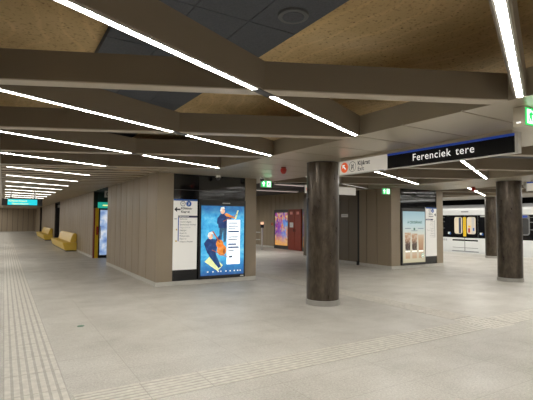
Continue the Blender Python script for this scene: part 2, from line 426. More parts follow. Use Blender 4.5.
# kiosk one front (pilasters left and right of the black glass)
def front(x0, p0, p1, x1, name):
    for a, b, c in ((x0, p0-.001, 10.17), (p1+.001, x1, 10.17), (p0, p1, 10.26)):
        struct(MB().box(a, b, c, 10.33, .1, Z).build(name, 'wall'))
    struct(MB().box(x0-.006, x1, 10.164, 10.33, 0, .098).build(name.replace('wall', 'baseboard'), 'plinth'))
front(3.13, 3.53, 5.53, 5.87, 'wall_front')
cladding('x', 5.87, 10.34, 16.0, 1, .5, name='wall_front_side')
struct(MB().box(3.3, 5.71, 15.9, 16.0, 0, Z).build('wall_front_rear', 'wall'))
# kiosk two
front(11.12, 11.55, 13.48, 13.82, 'wall_right')
cladding('x', 11.12, 10.332, 11.70, -1, .5, name='wall_right_side')
struct(MB().box(11.12, 11.2, 11.70, 11.80, 0, Z).build('trim_1', 'black'))
struct(MB().box(11.06, 11.12, 11.72, 11.79, 0, .16).build('trim_2', 'black'))
cladding('x', 11.16, 11.80, 15.2, -1, .52, mat='wall_dark', name='wall_right_rear')
struct(MB().box(11.34, 13.6, 15.1, 15.2, 0, Z).build('wall_return', 'wall'))
cladding('x', 13.82, 10.34, 15.0, 1, .5, name='wall_right_flank')
cladding('x', 13.6, 15.2, 27, -1, .47, name='wall_far', z1=3.12)
cladding('y', 27, 5.0, 13.6, -1, .47, name='wall_end', z1=3.12)
struct(MB().box(5.88, 13.75, 12.82, 27.1, 3.12, 3.2).build('ceiling', 'back'))
struct(MB().box(5.88, 13.33, 12.805, 12.818, 3.0, 3.9).build('wall_ceiling_step', 'back'))

# recessed shop openings in the corridor wall
def recess(y0, y1, d=1.1):
    m = MB()
    m.box(WX+d, WX+d+.05, y0-.1, y1+.1, 0, Z).box(WX+.161, WX+d, y0-.15, y0-.1, 0, Z).box(WX+.161, WX+d, y1+.1, y1+.15, 0, Z)
    struct(m.build('wall_recess', 'darkgrey'))
    struct(MB().box(WX, WX+d, y0, y1, 2.72, 2.8).build('ceiling', 'back'))
for y0, y1 in ((15.98, 18.9), (31.4, 34.7), (47.0, 49.8)): recess(y0, y1)

# ------------------------------------------------------------------ tactile paving
def tactile(x0, x1, y0, y1, along, label):
    t = thing('tactile_strip', label, 'tactile paving', ((x0+x1)/2, (y0+y1)/2, 0))
    MB().box(x0, x1, y0, y1, .0005, .002).build('paving_base', 'tactile_base', t)
    m = MB(); n = 7
    if along == 'y':
        w = (x1-x0)/n
        for i in range(n):
            y = y0
            while y < y1:
                m.box(x0+i*w+.013, x0+(i+1)*w-.013, y+.006, min(y+.6, y1)-.006, .002, .006); y += .6
    else:
        w = (y1-y0)/n
        for i in range(n):
            x = x0
            while x < x1:
                m.box(x+.006, min(x+.6, x1)-.006, y0+i*w+.013, y0+(i+1)*w-.013, .002, .006); x += .6
    m.build('ribs', 'tactile', t); return t
tactile(.04, .56, .3, 56.8, 'y', 'long ribbed tactile strip running down the left corridor floor')
tactile(.58, 6.3, 3.85, 4.31, 'x', 'ribbed tactile strip crossing the open floor in front of the nearest column')
tactile(6.32, 6.82, 4.5, 14, 'y', 'ribbed tactile strip leading back between the two round columns')
m = MB().box(6.32, 6.9, 3.8, 4.48, .0005, .002)
for i in range(7):
    for j in range(8): m.cyl((6.38+i*.077, 3.86+j*.08), .022, .002, .007, 10)
tag(m.build('tactile_tile', 'tactile'), 'square of studded tactile tiles where the ribbed strips meet', 'tactile paving')
tactile(6.92, 20.0, 3.85, 4.31, 'x', 'ribbed tactile strip running right towards the train platform')
MX, MY = 1.03, 7.0
tag(MB().cyl((MX, MY), .05, .0005, .004, 20).build('floor_marker', plain('green_stud', srgb(70, 120, 90), .5)), 'small round green stud set in the floor beside the left tactile strip', 'floor marker')

# ------------------------------------------------------------------ ceiling fins
DA = Vector((1, TA, 0)).normalized(); DB = Vector((1, TB, 0)).normalized()
def nrm(d): return Vector((-d.y, d.x, 0))
HT = .26
def seg_prism(mb, p, q, w, z0, z1):
    d = (q-p).normalized(); n = nrm(d)*w/2
    return mb.prism([tuple((p-n)[:2]), tuple((q-n)[:2]), tuple((q+n)[:2]), tuple((p+n)[:2])], z0, z1)
def clipx(mb, p, d, w, x0, x1, z0, z1):
    """fin along direction d through p, cut by planes x=x0 and x=x1"""
    n = nrm(d)*w/2; pts = []
    for s, xs in ((-1, (x0, x1)), (1, (x1, x0))):
        for x in xs:
            o = p+n*s; t = (x-o.x)/d.x; pts.append(((o+d*t).x, (o+d*t).y))
    return mb.prism(pts, z0, z1)
WB, WA = .15, .10
def bay(cx, x0, x1, ys, place, dim=(), skip=()):
    protoB = protoL = protoR = None; y00 = ys[0]
    c = Vector((cx, y00, 0))
    for i, y in enumerate(ys):
        d = (0, y-y00, 0); o = ORD[i]
        lb = 'plain taupe ceiling fin, %s from the camera %s' % (o, place)
        ll = 'lit taupe ceiling fin, left half, %s from the camera %s' % (o, place)
        lr = 'lit taupe ceiling fin, right half, %s from the camera %s' % (o, place)
        strips = 'strip_dim' if i in dim else 'strip'
        if i == 0:
            # crossing fin, continuous
            protoB = thing('ceiling_fin', lb, 'ceiling beam', (cx, y, Z), 'plain ceiling fins')
            clipx(MB(), c, DB, WB, x0+.002, x1-.002, Z+.0105, Z+HT).build('fin_body', 'beam', protoB)
            clipx(MB(), c, DB, WB, x0+.002, x1-.002, Z, Z+.010).build('bottom_edge', 'flange', protoB)
            m = MB(); seg_prism(m, c-DA*.13, c+DA*.13, .085, Z-.006, Z-.0005); m.build('joint_plate', 'darkgrey', protoB)
            # lit half fins stop at the faces of the crossing fin
            t = (WB/2)/abs(DA.dot(nrm(DB)))
            for side in (-1, 1):
                r = thing('lit_ceiling_fin', ll if side < 0 else lr, 'ceiling beam', (cx+side*1.0, y+side*1.0*TA, Z), 'lit ceiling fins')
                nA = nrm(DA)*WA/2; pts = []
                fB = c+nrm(DB)*(WB/2+.002)*side   # face of the crossing fin on this side
                for s in (-1, 1):
                    o_ = c+nA*s
                    k = (fB-o_).dot(nrm(DB))/DA.dot(nrm(DB)); a = o_+DA*k
                    xe = x0+.002 if side < 0 else x1-.002
                    e = o_+DA*((xe-o_.x)/DA.x)
                    pts += [(a.x, a.y), (e.x, e.y)] if s < 0 else [(e.x, e.y), (a.x, a.y)]
                MB().prism(pts, Z+.004, Z+HT).build('fin_body', 'beam', r)
                m = MB(); s0, s1 = c+DA*side*.135, c+DA*side*(2.24)
                seg_prism(m, min((s0, s1), key=lambda v: v.x), max((s0, s1), key=lambda v: v.x), .044, Z-.002, Z+.0035)
                m.build('light_strip', 'strip', r)
                m = MB(); nn = nrm(DA)*.030
                for s in (-1, 1): seg_prism(m, min((s0, s1), key=lambda v: v.x)+nn*s, max((s0, s1), key=lambda v: v.x)+nn*s, .012, Z-.004, Z+.0035)
                m.build('edge_profile', 'steel', r)
                if side < 0: protoL = r
                else: protoR = r
        else:
            new = [dup(protoB, d, lb), dup(protoL, d, ll)]+([] if i in skip else [dup(protoR, d, lr)])
            if i in dim:
                for r in new[1:]:
                    for ch in r.children:
                        if ch.name.startswith('light_strip'):
                            ch.data = ch.data.copy(); ch.data.materials[0] = M['strip_dim']
bay(1.945, -.1, 4.0, [1.13, 3.26, 5.41, 7.56, 9.71], 'in the left bay', skip=(4,))
bay(8.69, 6.65, 10.75, [1.26+2.17*k for k in range(5)], 'in the middle bay', dim=(4,))
bay(15.38, 13.33, 17.43, [3.3+2.16*k for k in range(7)], 'in the train bay')

for (xa, ya, xb, yb, lb) in ((9.33, 14.59, 10.77, 14.64, 'dull strip light high above the passage beside the near kiosk, the upper of two'), (10.44, 18.03, 12.69, 17.85, 'dull strip light high above the passage beside the near kiosk, the lower of two')):
    t = thing('strip_light', lb, 'strip light', ((xa+xb)/2, (ya+yb)/2, 3.12), 'passage strip lights')
    p, q = Vector((xa, ya, 0)), Vector((xb, yb, 0))
    seg_prism(MB(), p, q, .30, 3.06, 3.1198).build('housing', 'lightgrey', t)
    seg_prism(MB(), p, q, .22, 3.05, 3.0598).build('diffuser', 'strip_pink', t)
# strip lights flush in the slatted corridor ceiling
proto = None
for i in range(11):
    y = 3.26+2.15*(i+4)
    lb = 'thin strip light under the slatted corridor ceiling, %s from the camera' % ORD[i]
    if proto is None:
        proto = thing('strip_light', lb, 'strip light', (.93, y-.49, Z), 'corridor strip lights')
        p, q = Vector((.0, y-.933, 0)), Vector((1.86, y-.041, 0))
        seg_prism(MB(), p, q, .075, Z-.012, Z-.0002).build('housing', 'slat', proto)
        seg_prism(MB(), p+DA*.02, q-DA*.02, .036, Z-.016, Z-.0125).build('diffuser', 'strip_thin', proto)
    else: dup(proto, (0, 2.15*i, 0), lb)

# ------------------------------------------------------------------ columns
def column(x, y, label):
    t = thing('round_column', label, 'column', (x, y, 0), 'round columns')
    MB().cyl((x, y), .315, .1, Z-.001, 64).build('shaft', 'column', t, True)
    MB().lathe((x, y, 0), [(.33, 0), (.33, .095), (.322, .1), (.314, .1)], 64).build('base_ring', 'ring', t, True)
    MB().lathe((x, y, Z-.012), [(.315, 0), (.319, .002), (.319, .0105), (.315, .011)], 64).build('top_collar', 'darkgrey', t, True)
    return t
c1 = column(5.335, 6.63, 'large dark bronze round column nearest the camera, beside the white exit sign')
dup(c1, (6.6, .04, 0), 'dark bronze round column right of centre, in front of the parked train, second nearest')
dup(c1, (13.5, 4.65, 0), 'farthest dark bronze round column, partly hidden behind the right column, close to the train')

# ------------------------------------------------------------------ kiosk one glass wall, directory and screen
def glass(x0, x1, split, label):
    t = thing('glass_wall_panel', label, 'wall panel', ((x0+x1)/2, 10.2, .1))
    MB().box(x0+.002, split-.006, 10.19, 10.255, .1, Z-.002).build('glass_sheet', 'black_glass', t)
    MB().box(split+.006, x1-.002, 10.19, 10.255, .1, Z-.002).build('glass_sheet', 'black_glass', t)
    MB().box(x0+.002, x1-.002, 10.184, 10.1898, 2.34, 2.352).build('seam', 'darkgrey', t)
    return t
glass(3.53, 5.53, 4.19, 'black glass wall panel behind the white directory and blue poster')
glass(11.55, 13.48, 12.82, 'black glass wall panel behind the iced coffee poster')

def directory(x0, x1, label, arrow, dest, stops, side):
    t = thing('route_directory', label, 'sign', ((x0+x1)/2, 10.17, .37)); w = x1-x0
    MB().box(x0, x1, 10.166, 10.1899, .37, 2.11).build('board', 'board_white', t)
    f = Frame((x0, 10.166, .37), (1, 0, 0))
    f.rect(0, w, 1.70, 1.74, 'blue_edge', 'lblue', t)
    f.ring(w*.385, 1.63, .066, .014, 'metro_ring', 'ink_soft', t); f.text([('M', w*.385, 1.605, .075, 'CENTER')], 'metro_letter', 'ink_soft', t)
    f.disc(w*.63, 1.63, .07, 'line_disc', 'lblue', t); f.text([('3', w*.63, 1.60, .085, 'CENTER')], 'line_number', 'letter', t, h=.008)
    a = w*.16 if arrow == 'left' else w*.86
    k = -1 if arrow == 'left' else .6
    f.poly([(a+k*x, 1.485+y) for x, y in ((.08, 0), (.01, .065), (.01, .018), (-.08, .018), (-.08, -.018), (.01, -.018), (.01, -.065))][::1 if k > 0 else -1], 'arrow', 'ink', t)
    tx = w*.31 if arrow == 'left' else w*.26
    f.text([(dest[0], tx, 1.49, .076, 'LEFT', 1, .002), (dest[1], tx, 1.405, .076, 'LEFT', 1, .002)], 'destination', 'ink', t)
    lo, hi = (w*.20, w) if side > 0 else (0, w*.65)
    f.rect(lo, hi, 1.285, 1.335, 'heading_bar', 'navy', t)
    f.text([('Ferenciek tere', lo+.03, 1.297, .042)], 'heading_text', 'letter', t, h=.008)
    ln = w*.21 if side > 0 else w*.82
    f.rect(ln-.012, ln+.012, .70 if side > 0 else .66, 1.285, 'route_line', 'lblue' if side > 0 else 'ink_pale', t)
    dy = .56/(len(stops)-1)
    if side > 0: L = [(s_, w*.27, 1.235-i*dy, .05) for i, s_ in enumerate(stops)]
    else: L = [(s_, w*.76, 1.235-i*dy, .033, 'RIGHT') for i, s_ in enumerate(stops)]
    pale = 3
    f.text([l for i, l in enumerate(L) if i != pale], 'stop_name', 'ink_soft', t)
    f.text([L[pale]], 'stop_name', 'ink_pale', t)
    if side > 0:
        f.bars([(w*.04, w*.14, 1.24, 1.265)], 'interchange_mark', 'ink_pale', t)
        f.bars([(w*.11, w*.16, .97, 1.01), (w*.09, w*.16, .69, .725)], 'interchange_mark', plain('tan_mark', srgb(200, 170, 90)), t)
    return t
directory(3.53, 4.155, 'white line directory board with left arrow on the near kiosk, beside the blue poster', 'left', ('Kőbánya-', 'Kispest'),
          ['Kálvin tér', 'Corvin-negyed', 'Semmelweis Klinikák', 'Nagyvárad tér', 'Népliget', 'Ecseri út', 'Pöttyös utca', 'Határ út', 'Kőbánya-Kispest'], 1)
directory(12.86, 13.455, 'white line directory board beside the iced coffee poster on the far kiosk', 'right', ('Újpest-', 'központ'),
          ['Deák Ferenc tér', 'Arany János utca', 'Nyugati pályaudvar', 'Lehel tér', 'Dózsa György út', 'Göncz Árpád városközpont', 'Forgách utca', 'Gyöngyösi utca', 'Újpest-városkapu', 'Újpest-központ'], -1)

# blue concert poster screen
t = thing('poster_screen', 'tall lit screen with blue concert poster of two musicians on the near kiosk', 'screen', (4.86, 10.17, .1))
MB().box(4.20, 5.52, 10.13, 10.183, .105, 2.12, .004).build('frame', 'black', t)
o = MB().box(4.25, 5.47, 10.122, 10.1295, .19, 1.965).build('poster', 'p_blue', t, origin=(4.86, 10.13, .19))
f = Frame((4.25, 10.122, .19), (1, 0, 0)); W_, H_ = 1.22, 1.775
AX, AY, AS = -.11, .06, 1.0
def art(pts, mat, nm, h=.003): return f.poly([((a*AS+AX)*W_, (b*AS+AY)*H_) for a, b in pts], nm, 'a_'+mat, o, h, .001)
def blob(a, b, r, mat, nm, h=.004, k=1): return f.disc((a*AS+AX)*W_, (b*AS+AY)*H_, r, nm, 'a_'+mat, o, h, .001, r*k)
# standing violinist
art([(.52, .40), (.56, .40), (.62, .66), (.52, .66)], 'trouser', 'violinist_leg'); art([(.62, .41), (.67, .42), (.70, .67), (.60, .67)], 'trouser', 'violinist_leg')
art([(.50, .62), (.70, .62), (.72, .78), (.66, .83), (.54, .82), (.47, .76)], 'suit', 'violinist_torso', .0045)
art([(.47, .77), (.46, .68), (.60, .69), (.61, .72), (.53, .72), (.53, .78)], 'suit', 'violinist_arm', .005)
art([(.66, .82), (.80, .76), (.80, .72), (.67, .74)], 'suit', 'violinist_arm', .005)
blob(.59, .865, .062, 'skin', 'violinist_head', .006, 1.2); art([(.53, .87), (.55, .92), (.62, .93), (.64, .90), (.58, .90), (.56, .86)], 'hair', 'violinist_hair', .0075)
art([(.63, .82), (.68, .84), (.90, .77), (.89, .755), (.68, .79)], 'wood', 'violin', .0075)
art([(.60, .72), (.94, .83), (.94, .822), (.60, .71)], 'wood2', 'bow', .009)
# seated cellist
AX, AY = -.06, .0
art([(.14, .20), (.44, .06), (.56, .14), (.30, .30)], 'paleyellow', 'stage_light')
art([(.16, .38), (.26, .26), (.46, .10), (.52, .12), (.40, .30), (.34, .46)], 'darkblue', 'cellist_leg', .004)
art([(.12, .46), (.20, .53), (.36, .52), (.44, .44), (.36, .28), (.20, .32)], 'suit', 'cellist_torso', .005)
art([(.36, .50), (.48, .58), (.50, .55), (.40, .44)], 'suit', 'cellist_arm', .0055)
blob(.27, .56, .062, 'skin', 'cellist_head', .006, 1.15); art([(.20, .56), (.22, .61), (.30, .63), (.34, .59), (.28, .595), (.25, .55)], 'hair', 'cellist_hair', .0075)
blob(.53, .36, .135, 'wood', 'cello_body', .007, 1.05); blob(.48, .45, .105, 'wood', 'cello_body', .007, 1.0)
blob(.585, .34, .03, 'wood2', 'cello_shade', .0085, 2.2); art([(.30, .63), (.325, .64), (.50, .47), (.475, .46)], 'wood2', 'cello_neck', .009)
art([(.30, .37), (.66, .26), (.66, .25), (.30, .36)], 'wood2', 'bow', .010)
AX = 0
art([(.76, .80), (.81, .82), (.86, .94), (.83, .94)], 'paleyellow', 'light_streak')
f.rect(.585*W_, .90*W_, .15*H_, .80*H_, 'text_card', 'card', o, .009, .001)
f.bars([(.615*W_, (.615+l)*W_, b*H_, (b+.013)*H_) for l, b in ((.22, .745), (.24, .70), (.18, .66), (.25, .54), (.22, .505), (.14, .34))], 'card_text_line', 'cardtext', o, .0105)
f.bars([(.615*W_, (.615+l)*W_, b*H_, (b+.022)*H_) for l, b in ((.26, .615), (.2, .43), (.26, .385))], 'card_bold_line', 'a_suit', o, .0105)
f.bars([(.64*W_, .72*W_, .245*H_, .275*H_)], 'card_logo', 'cardtext', o, .0105)
f.bars([(a*W_, (a+.03)*W_, .045*H_, .062*H_) for a in (.14, .26, .38, .44, .56, .66, .76, .84, .9)], 'sponsor_logo', 'a_hair', o, .004)
f.bars([(.48*W_, .66*W_, H_+.06, H_+.085)], 'maker_mark', 'lightgrey', t, -.005)
f.bars([(.92*W_, 1.0*W_, -.06, -.035)], 'corner_tag', 'white', t, -.005)

# iced coffee poster
t = thing('poster_screen', 'tall lit poster of three iced coffee glasses on the far kiosk', 'screen', (12.2, 10.17, .1))
MB().box(11.58, 12.80, 10.13, 10.183, .105, 2.06, .004).build('frame', 'darkgrey', t)
o = MB().box(11.63, 12.76, 10.122, 10.1295, .19, 1.955).build('poster', 'p_coffee', t, origin=(12.2, 10.13, .19))
f = Frame((11.63, 10.122, .19), (1, 0, 0)); W_, H_ = 1.13, 1.765
f.text([('A CSODÁNAK', .52*W_, .765*H_, .115, 'CENTER', 1, .004)], 'headline', 'a_dgreen', o)
f.bars([(.08*W_, .34*W_, .66*H_, .672*H_), (.66*W_, .92*W_, .66*H_, .672*H_), (.36*W_, .64*W_, .615*H_, .625*H_)], 'small_text', 'cardtext', o)
f.disc(.5*W_, .655*H_, .045, 'emblem', 'a_dgreen', o)
for i, (a, mt) in enumerate(((.20, 'p_drink'), (.50, 'p_drink'), (.80, 'p_latte'))):
    wt, wb, b0, b1 = .155, .115, .235*H_, (.585-.02*i)*H_
    m = MB(); m.extr([f.p(a*W_-wb, b0, .004), f.p(a*W_+wb, b0, .004), f.p(a*W_+wt, b1, .004), f.p(a*W_-wt, b1, .004)], f.n*.002)
    m.build('drink', mt, o, origin=f.p(a*W_, b0, 0))
    f.poly([(a*W_-wb, b0-.05), (a*W_+wb, b0-.05), (a*W_+wb, b0), (a*W_-wb, b0)], 'glass_foot', 'a_ice', o)
    m = MB(); m.extr([f.p(a*W_-wb, .08*H_, .004), f.p(a*W_+wb, .08*H_, .004), f.p(a*W_+wb, .19*H_, .004), f.p(a*W_-wb, .19*H_, .004)], f.n*.001)
    m.build('glass_reflection', 'p_latte', o, origin=f.p(a*W_, -.1*H_, 0))
f.disc(.88*W_, .13*H_, .085, 'round_logo', 'a_lgreen', o, .007); f.ring(.88*W_, .13*H_, .075, .012, 'logo_ring', 'a_ice', o, .0095)
f.poly([(.88*W_+.045*(1 if k % 2 == 0 else .45)*math.sin(k*PI/5), .13*H_+.045*(1 if k % 2 == 0 else .45)*math.cos(k*PI/5)) for k in range(10)], 'logo_star', 'a_ice', o, .0095, .0005)

# ------------------------------------------------------------------ hanging station sign
SX = 5.3
t = thing('station_sign', 'long hanging station name sign with white exit section, fixed beside the nearest column', 'sign', (SX, 4.45, 2.45))
MB().box(SX-.03, SX+.03, 4.90, 6.06, 2.452, 2.69).build('exit_panel', 'sign_white', t)
MB().box(SX-.03, SX+.03, 2.86, 4.898, 2.452, 2.69).build('name_panel', 'sign_black', t)
for a, b in ((2.82, 2.858), (6.062, 6.085)): MB().box(SX-.036, SX+.036, a, b, 2.44, 2.70).build('end_cap', 'steel', t)
MB().box(SX-.034, SX+.034, 2.86, 6.06, 2.441, 2.4515).build('bottom_trim', 'steel', t)
MB().box(SX-.02, SX+.02, 2.9, 6.03, 2.6905, Z-.001).build('mounting_rail', 'soffit', t)
f = Frame((SX-.03, 6.06, 2.452), (0, -1, 0)); H_ = .238
f.rect(1.162, 3.2, H_-.032, H_, 'blue_stripe', 'blue', t, .0015, .002)
f.text([('Ferenciek', 1.66, .07, .152, 'LEFT', 1.1, 0), ('tere', 2.395, .07, .152, 'LEFT', 1.1, 0)], 'station_name', 'letter', t, .002)
f.text([('Kijárat', .475, .13, .105, 'LEFT', 1.05, .003), ('Exit', .475, .032, .1, 'LEFT', 1, .001)], 'exit_text', 'ink', t, .002)
dsc = f.disc(.135, .119, .094, 'arrow_disc', 'orange', t, .001, .002)
def arrow_nw(f, a, b, s, parent):
    pts = [(-1, 1), (.35, 1), (.0, .62), (-.28, .62), (.85, -.55), (.55, -.85), (-.62, .28), (-.62, 0), (-1, -.35)]
    f.poly([(a+s*x, b+s*y) for x, y in pts], 'arrow', 'letter', parent, .0035, .001)
arrow_nw(f, .135, .119, .05, dsc)
r = f.ring(.345, .119, .092, .009, 'stair_symbol', 'ink', t, .0022)
f.bars([(.315, .325, .06, .17), (.365, .375, .06, .17), (.325, .365, .10, .108), (.325, .365, .135, .143)], 'symbol_bars', 'ink', r, .0024)
f.poly([(.318, .07), (.33, .07), (.375, .165), (.363, .165)], 'symbol_slope', 'ink', r, .0024, .0005)

# far hanging board, seen nearly square on behind the column
t = thing('hanging_board', 'plain white hanging board seen just right of the nearest column, in the background', 'sign', (8.7, 10.55, 2.45))
MB().box(7.72, 9.74, 10.41, 10.46, 2.44, 2.68).build('board', 'sign_white', t)
MB().box(7.70, 9.76, 10.405, 10.465, 2.681, 2.70).build('top_rail', 'soffit', t)
for x in (8.0, 9.4): MB().tube([(x, 10.435, 2.70), (x, 10.435, 2.75)], .012).build('hanger', 'steel', t)
f = Frame((7.72, 10.41, 2.44), (1, 0, 0)); f.disc(.11, .12, .09, 'arrow_disc', 'orange', t)

# second hanging sign beside the right column, only its end shows
t = thing('station_sign', 'white hanging sign with blue top stripe at the right edge, beside the right column', 'sign', (12.0, 5.0, 2.45))
MB().box(11.97, 12.03, 3.4, 6.2, 2.452, 2.69).build('panel', 'sign_white', t)
MB().box(11.964, 12.036, 6.202, 6.225, 2.44, 2.70).build('end_cap', 'steel', t)
MB().box(11.98, 12.02, 3.5, 6.1, 2.6905, Z-.001).build('mounting_rail', 'soffit', t)
f = Frame((11.97, 6.2, 2.452), (0, -1, 0)); f.rect(0, 2.8, .2, .238, 'blue_stripe', 'blue', t, .0015, .002)

# ------------------------------------------------------------------ exit signs
def man(f, a, b, s, parent):
    f.disc(a+.10*s, b+.80*s, .10*s, 'figure_head', 'exit_white', parent, .0025, .001)
    f.poly([(a+x*s, b+y*s) for x, y in ((-.15, .62), (.18, .68), (.45, .42), (.38, .35), (.16, .5), (.12, .36), (.36, .12), (.28, -.08), (.18, -.06), (.22, .1), (-.05, .28), (-.22, .02), (-.5, -.02), (-.5, .08), (-.28, .14), (-.06, .52), (-.2, .52), (-.38, .3), (-.46, .36))], 'running_figure', 'exit_white', parent, .0025, .001)
def exit_sign(c, u, label, w=.36, h=.19, box_d=.05, drop=.03, arrow=True):
    c = Vector(c); u = Vector(u)
    t = thing('exit_sign', label, 'exit sign', c)
    f = Frame(c-u*w/2+Vector((0, 0, -h)), u)
    m = MB(); m.extr([f.p(0, 0, 0), f.p(w, 0, 0), f.p(w, h, 0), f.p(0, h, 0)], -f.n*box_d); m.build('housing', 'lightgrey', t)
    fc = f.rect(.012, w-.012, .012, h-.012, 'green_face', 'green', t, .001, .001)
    if arrow:
        f.poly([(w*(.26+x), h*(.5+y)) for x, y in ((-.06, -.35), (.06, -.35), (.06, .02), (.16, .02), (0, .38), (-.16, .02), (-.06, .02))], 'arrow', 'exit_white', fc, .0025, .001)
    f.rect(w*.56, w*.9, h*.12, h*.88, 'doorway', 'exit_white', fc, .0025, .001)
    f.poly([(w*x, h*y) for x, y in ((.60, .15), (.66, .18), (.72, .45), (.76, .2), (.82, .2), (.78, .55), (.84, .62), (.80, .7), (.70, .72), (.62, .6), (.64, .5), (.69, .6))], 'running_figure', 'green', fc, .004, .001)
    for a in (.3, .7): MB().tube([f.p(w*a, h, -box_d/2), f.p(w*a, h+drop, -box_d/2)], .008).build('hanger', 'steel', t)
    return t
P60 = Vector((1, 0, 0))
exit_sign((6.02, 9.9, Z-.06), P60, 'green lit exit sign with arrow hanging beside the near kiosk, above the passage', .34, .19, .05, .06)
exit_sign((10.70, 10.0, Z-.05), P60, 'small green lit exit sign hanging at the corner of the far kiosk', .36, .20, .05, .05)
# near right exit box
t = thing('exit_sign', 'large green lit exit sign box at the right edge, above the station sign end', 'exit sign', (4.7, 2.3, 2.53))
MB().box(4.295, 5.05, 2.235, 2.345, 2.545, Z-.001, .004).build('housing', 'soffit', t)
f = Frame((4.31, 2.235, 2.545), (1, 0, 0))
fc = f.rect(.0, .72, .012, .185, 'green_face', 'green', t, .001, .001)
f.rect(.03, .17, .03, .17, 'doorway', 'exit_white', fc, .0025, .001)
f.poly([(.02+.15*x, .03+.14*y) for x, y in ((.2, .1), (.3, .08), (.45, .42), (.6, .1), (.72, .15), (.62, .6), (.8, .62), (.8, .72), (.55, .85), (.3, .7), (.3, .5), (.42, .62))], 'running_figure', 'green', fc, .004, .001)
f.disc(.12, .165, .014, 'figure_head', 'green', fc, .004, .001)
f.poly([(.34+.2*x, .1+.13*y) for x, y in ((0, -.15), (.5, -.15), (.5, -.5), (1, 0), (.5, .5), (.5, .15), (0, .15))], 'arrow', 'exit_white', fc, .0025, .001)
MB().box(4.288, 4.2948, 2.27, 2.31, 2.575, 2.59).build('side_lamp', 'letter', t)

# ------------------------------------------------------------------ ceiling devices
def sounder(x, y, label):
    t = thing('alarm_sounder', label, 'alarm', (x, y, Z))
    MB().lathe((x, y, Z), [(.05, -.03), (.055, -.02), (.055, 0)], 28).build('base', 'redcab', t, True)
    MB().lathe((x, y, Z), [(.015, -.15), (.04, -.14), (.066, -.09), (.068, -.05), (.055, -.0305)], 28).build('cone', 'red', t, True)
    return t
s = sounder(5.05, 7.6, 'red alarm sounder under the soffit left of the nearest column')
dup(s, (7.85, .75, 0), 'red alarm sounder under the soffit left of the right columns, near the train')
def camera_unit(x, y, label):
    t = thing('security_camera', label, 'camera', (x, y, Z))
    MB().lathe((x, y, Z), [(.05, -.04), (.055, -.03), (.055, 0)], 24).build('mount', 'white', t, True)
    MB().sphere((x, y, Z-.07), .055).build('lens_dome', 'darkgrey', t, True)
    MB().box(x-.05, x+.05, y-.05, y+.05, Z-.06, Z-.041, .008).build('shell', 'white', t)
    return t
cm = camera_unit(4.62, 9.95, 'small white dome camera on the soffit above the near kiosk')
dup(cm, (1.12, -.3, 0), 'small white dome camera beside the green exit sign at the near kiosk corner')
t = thing('dome_camera', 'white dome camera hanging at the right edge, in front of the train', 'camera', (12.6, 6.55, Z))
MB().cyl((12.6, 6.55), .07, Z-.03, Z-.001, 24).build('mount', 'white', t, True)
MB().sphere((12.6, 6.55, Z-.09), .075).build('dome', 'white', t, True)
t = thing('ceiling_speaker', 'round dark ceiling speaker set in the dark boards', 'speaker', (2.64, 3.80, 3.85))
MB().lathe((2.64, 3.80, 3.83), [(.165, .0), (.17, .01), (.17, .028)], 36).build('rim', 'speaker_rim', t, True)
MB().cyl((2.64, 3.80), .12, 3.825, 3.8299, 32).build('grille', 'acoustic', t)

# ------------------------------------------------------------------ corridor display, benches, shop fronts
t = thing('information_display', 'black hanging information display with cyan screen in the corridor', 'display', (.58, 19, 2.09))
MB().box(-.095, 1.265, 19, 19.15, 2.089, 2.36, .006).build('case', 'black', t)
f = Frame((.095, 19, 2.1), (1, 0, 0)); f.rect(0, .99, .02, .235, 'screen', 'lcd', t, .001, .002)
f.text([('Kőbánya-Kispest', .03, .145, .09), ('Újpest-központ', .14, .04, .088)], 'screen_text', 'lcd_text', t, .004)
for x in (.2, 1.0): MB().tube([(x, 19.08, 2.36), (x, 19.08, Z)], .015).build('hanger', 'darkgrey', t)

def bench(y0, y1, b0, b1, label):
    t = thing('bench', label, 'bench', (2.8, (y0+y1)/2, 0), 'corridor benches')
    def ex(prof, a, b, nm, mat, bev=.02):
        m = MB(); m.extr([(x, a, z) for x, z in prof], (0, b-a, 0))
        if bev: bmesh.ops.bevel(m.bm, geom=m.bm.edges[:], offset=bev, segments=2, affect='EDGES')
        m.build(nm, mat, t, True)
    ex([(2.62, .0), (3.10, 0), (3.10, .06), (2.62, .06)], y0+.06, y1-.06, 'plinth', 'black', 0)
    ex([(2.58, .06), (3.115, .06), (3.115, .44), (2.47, .44)], y0, y1, 'seat', 'yellow')
    ex([(2.80, .442), (3.115, .442), (3.115, .88), (2.94, .88)], b0, b1, 'backrest', 'yellow', .035)
bench(23.1, 29.4, 23.2, 28.6, 'yellow upholstered bench against the corridor wall, the nearer of two')
bench(35.4, 43.5, 35.6, 42.0, 'yellow upholstered bench against the corridor wall, the farther of two')

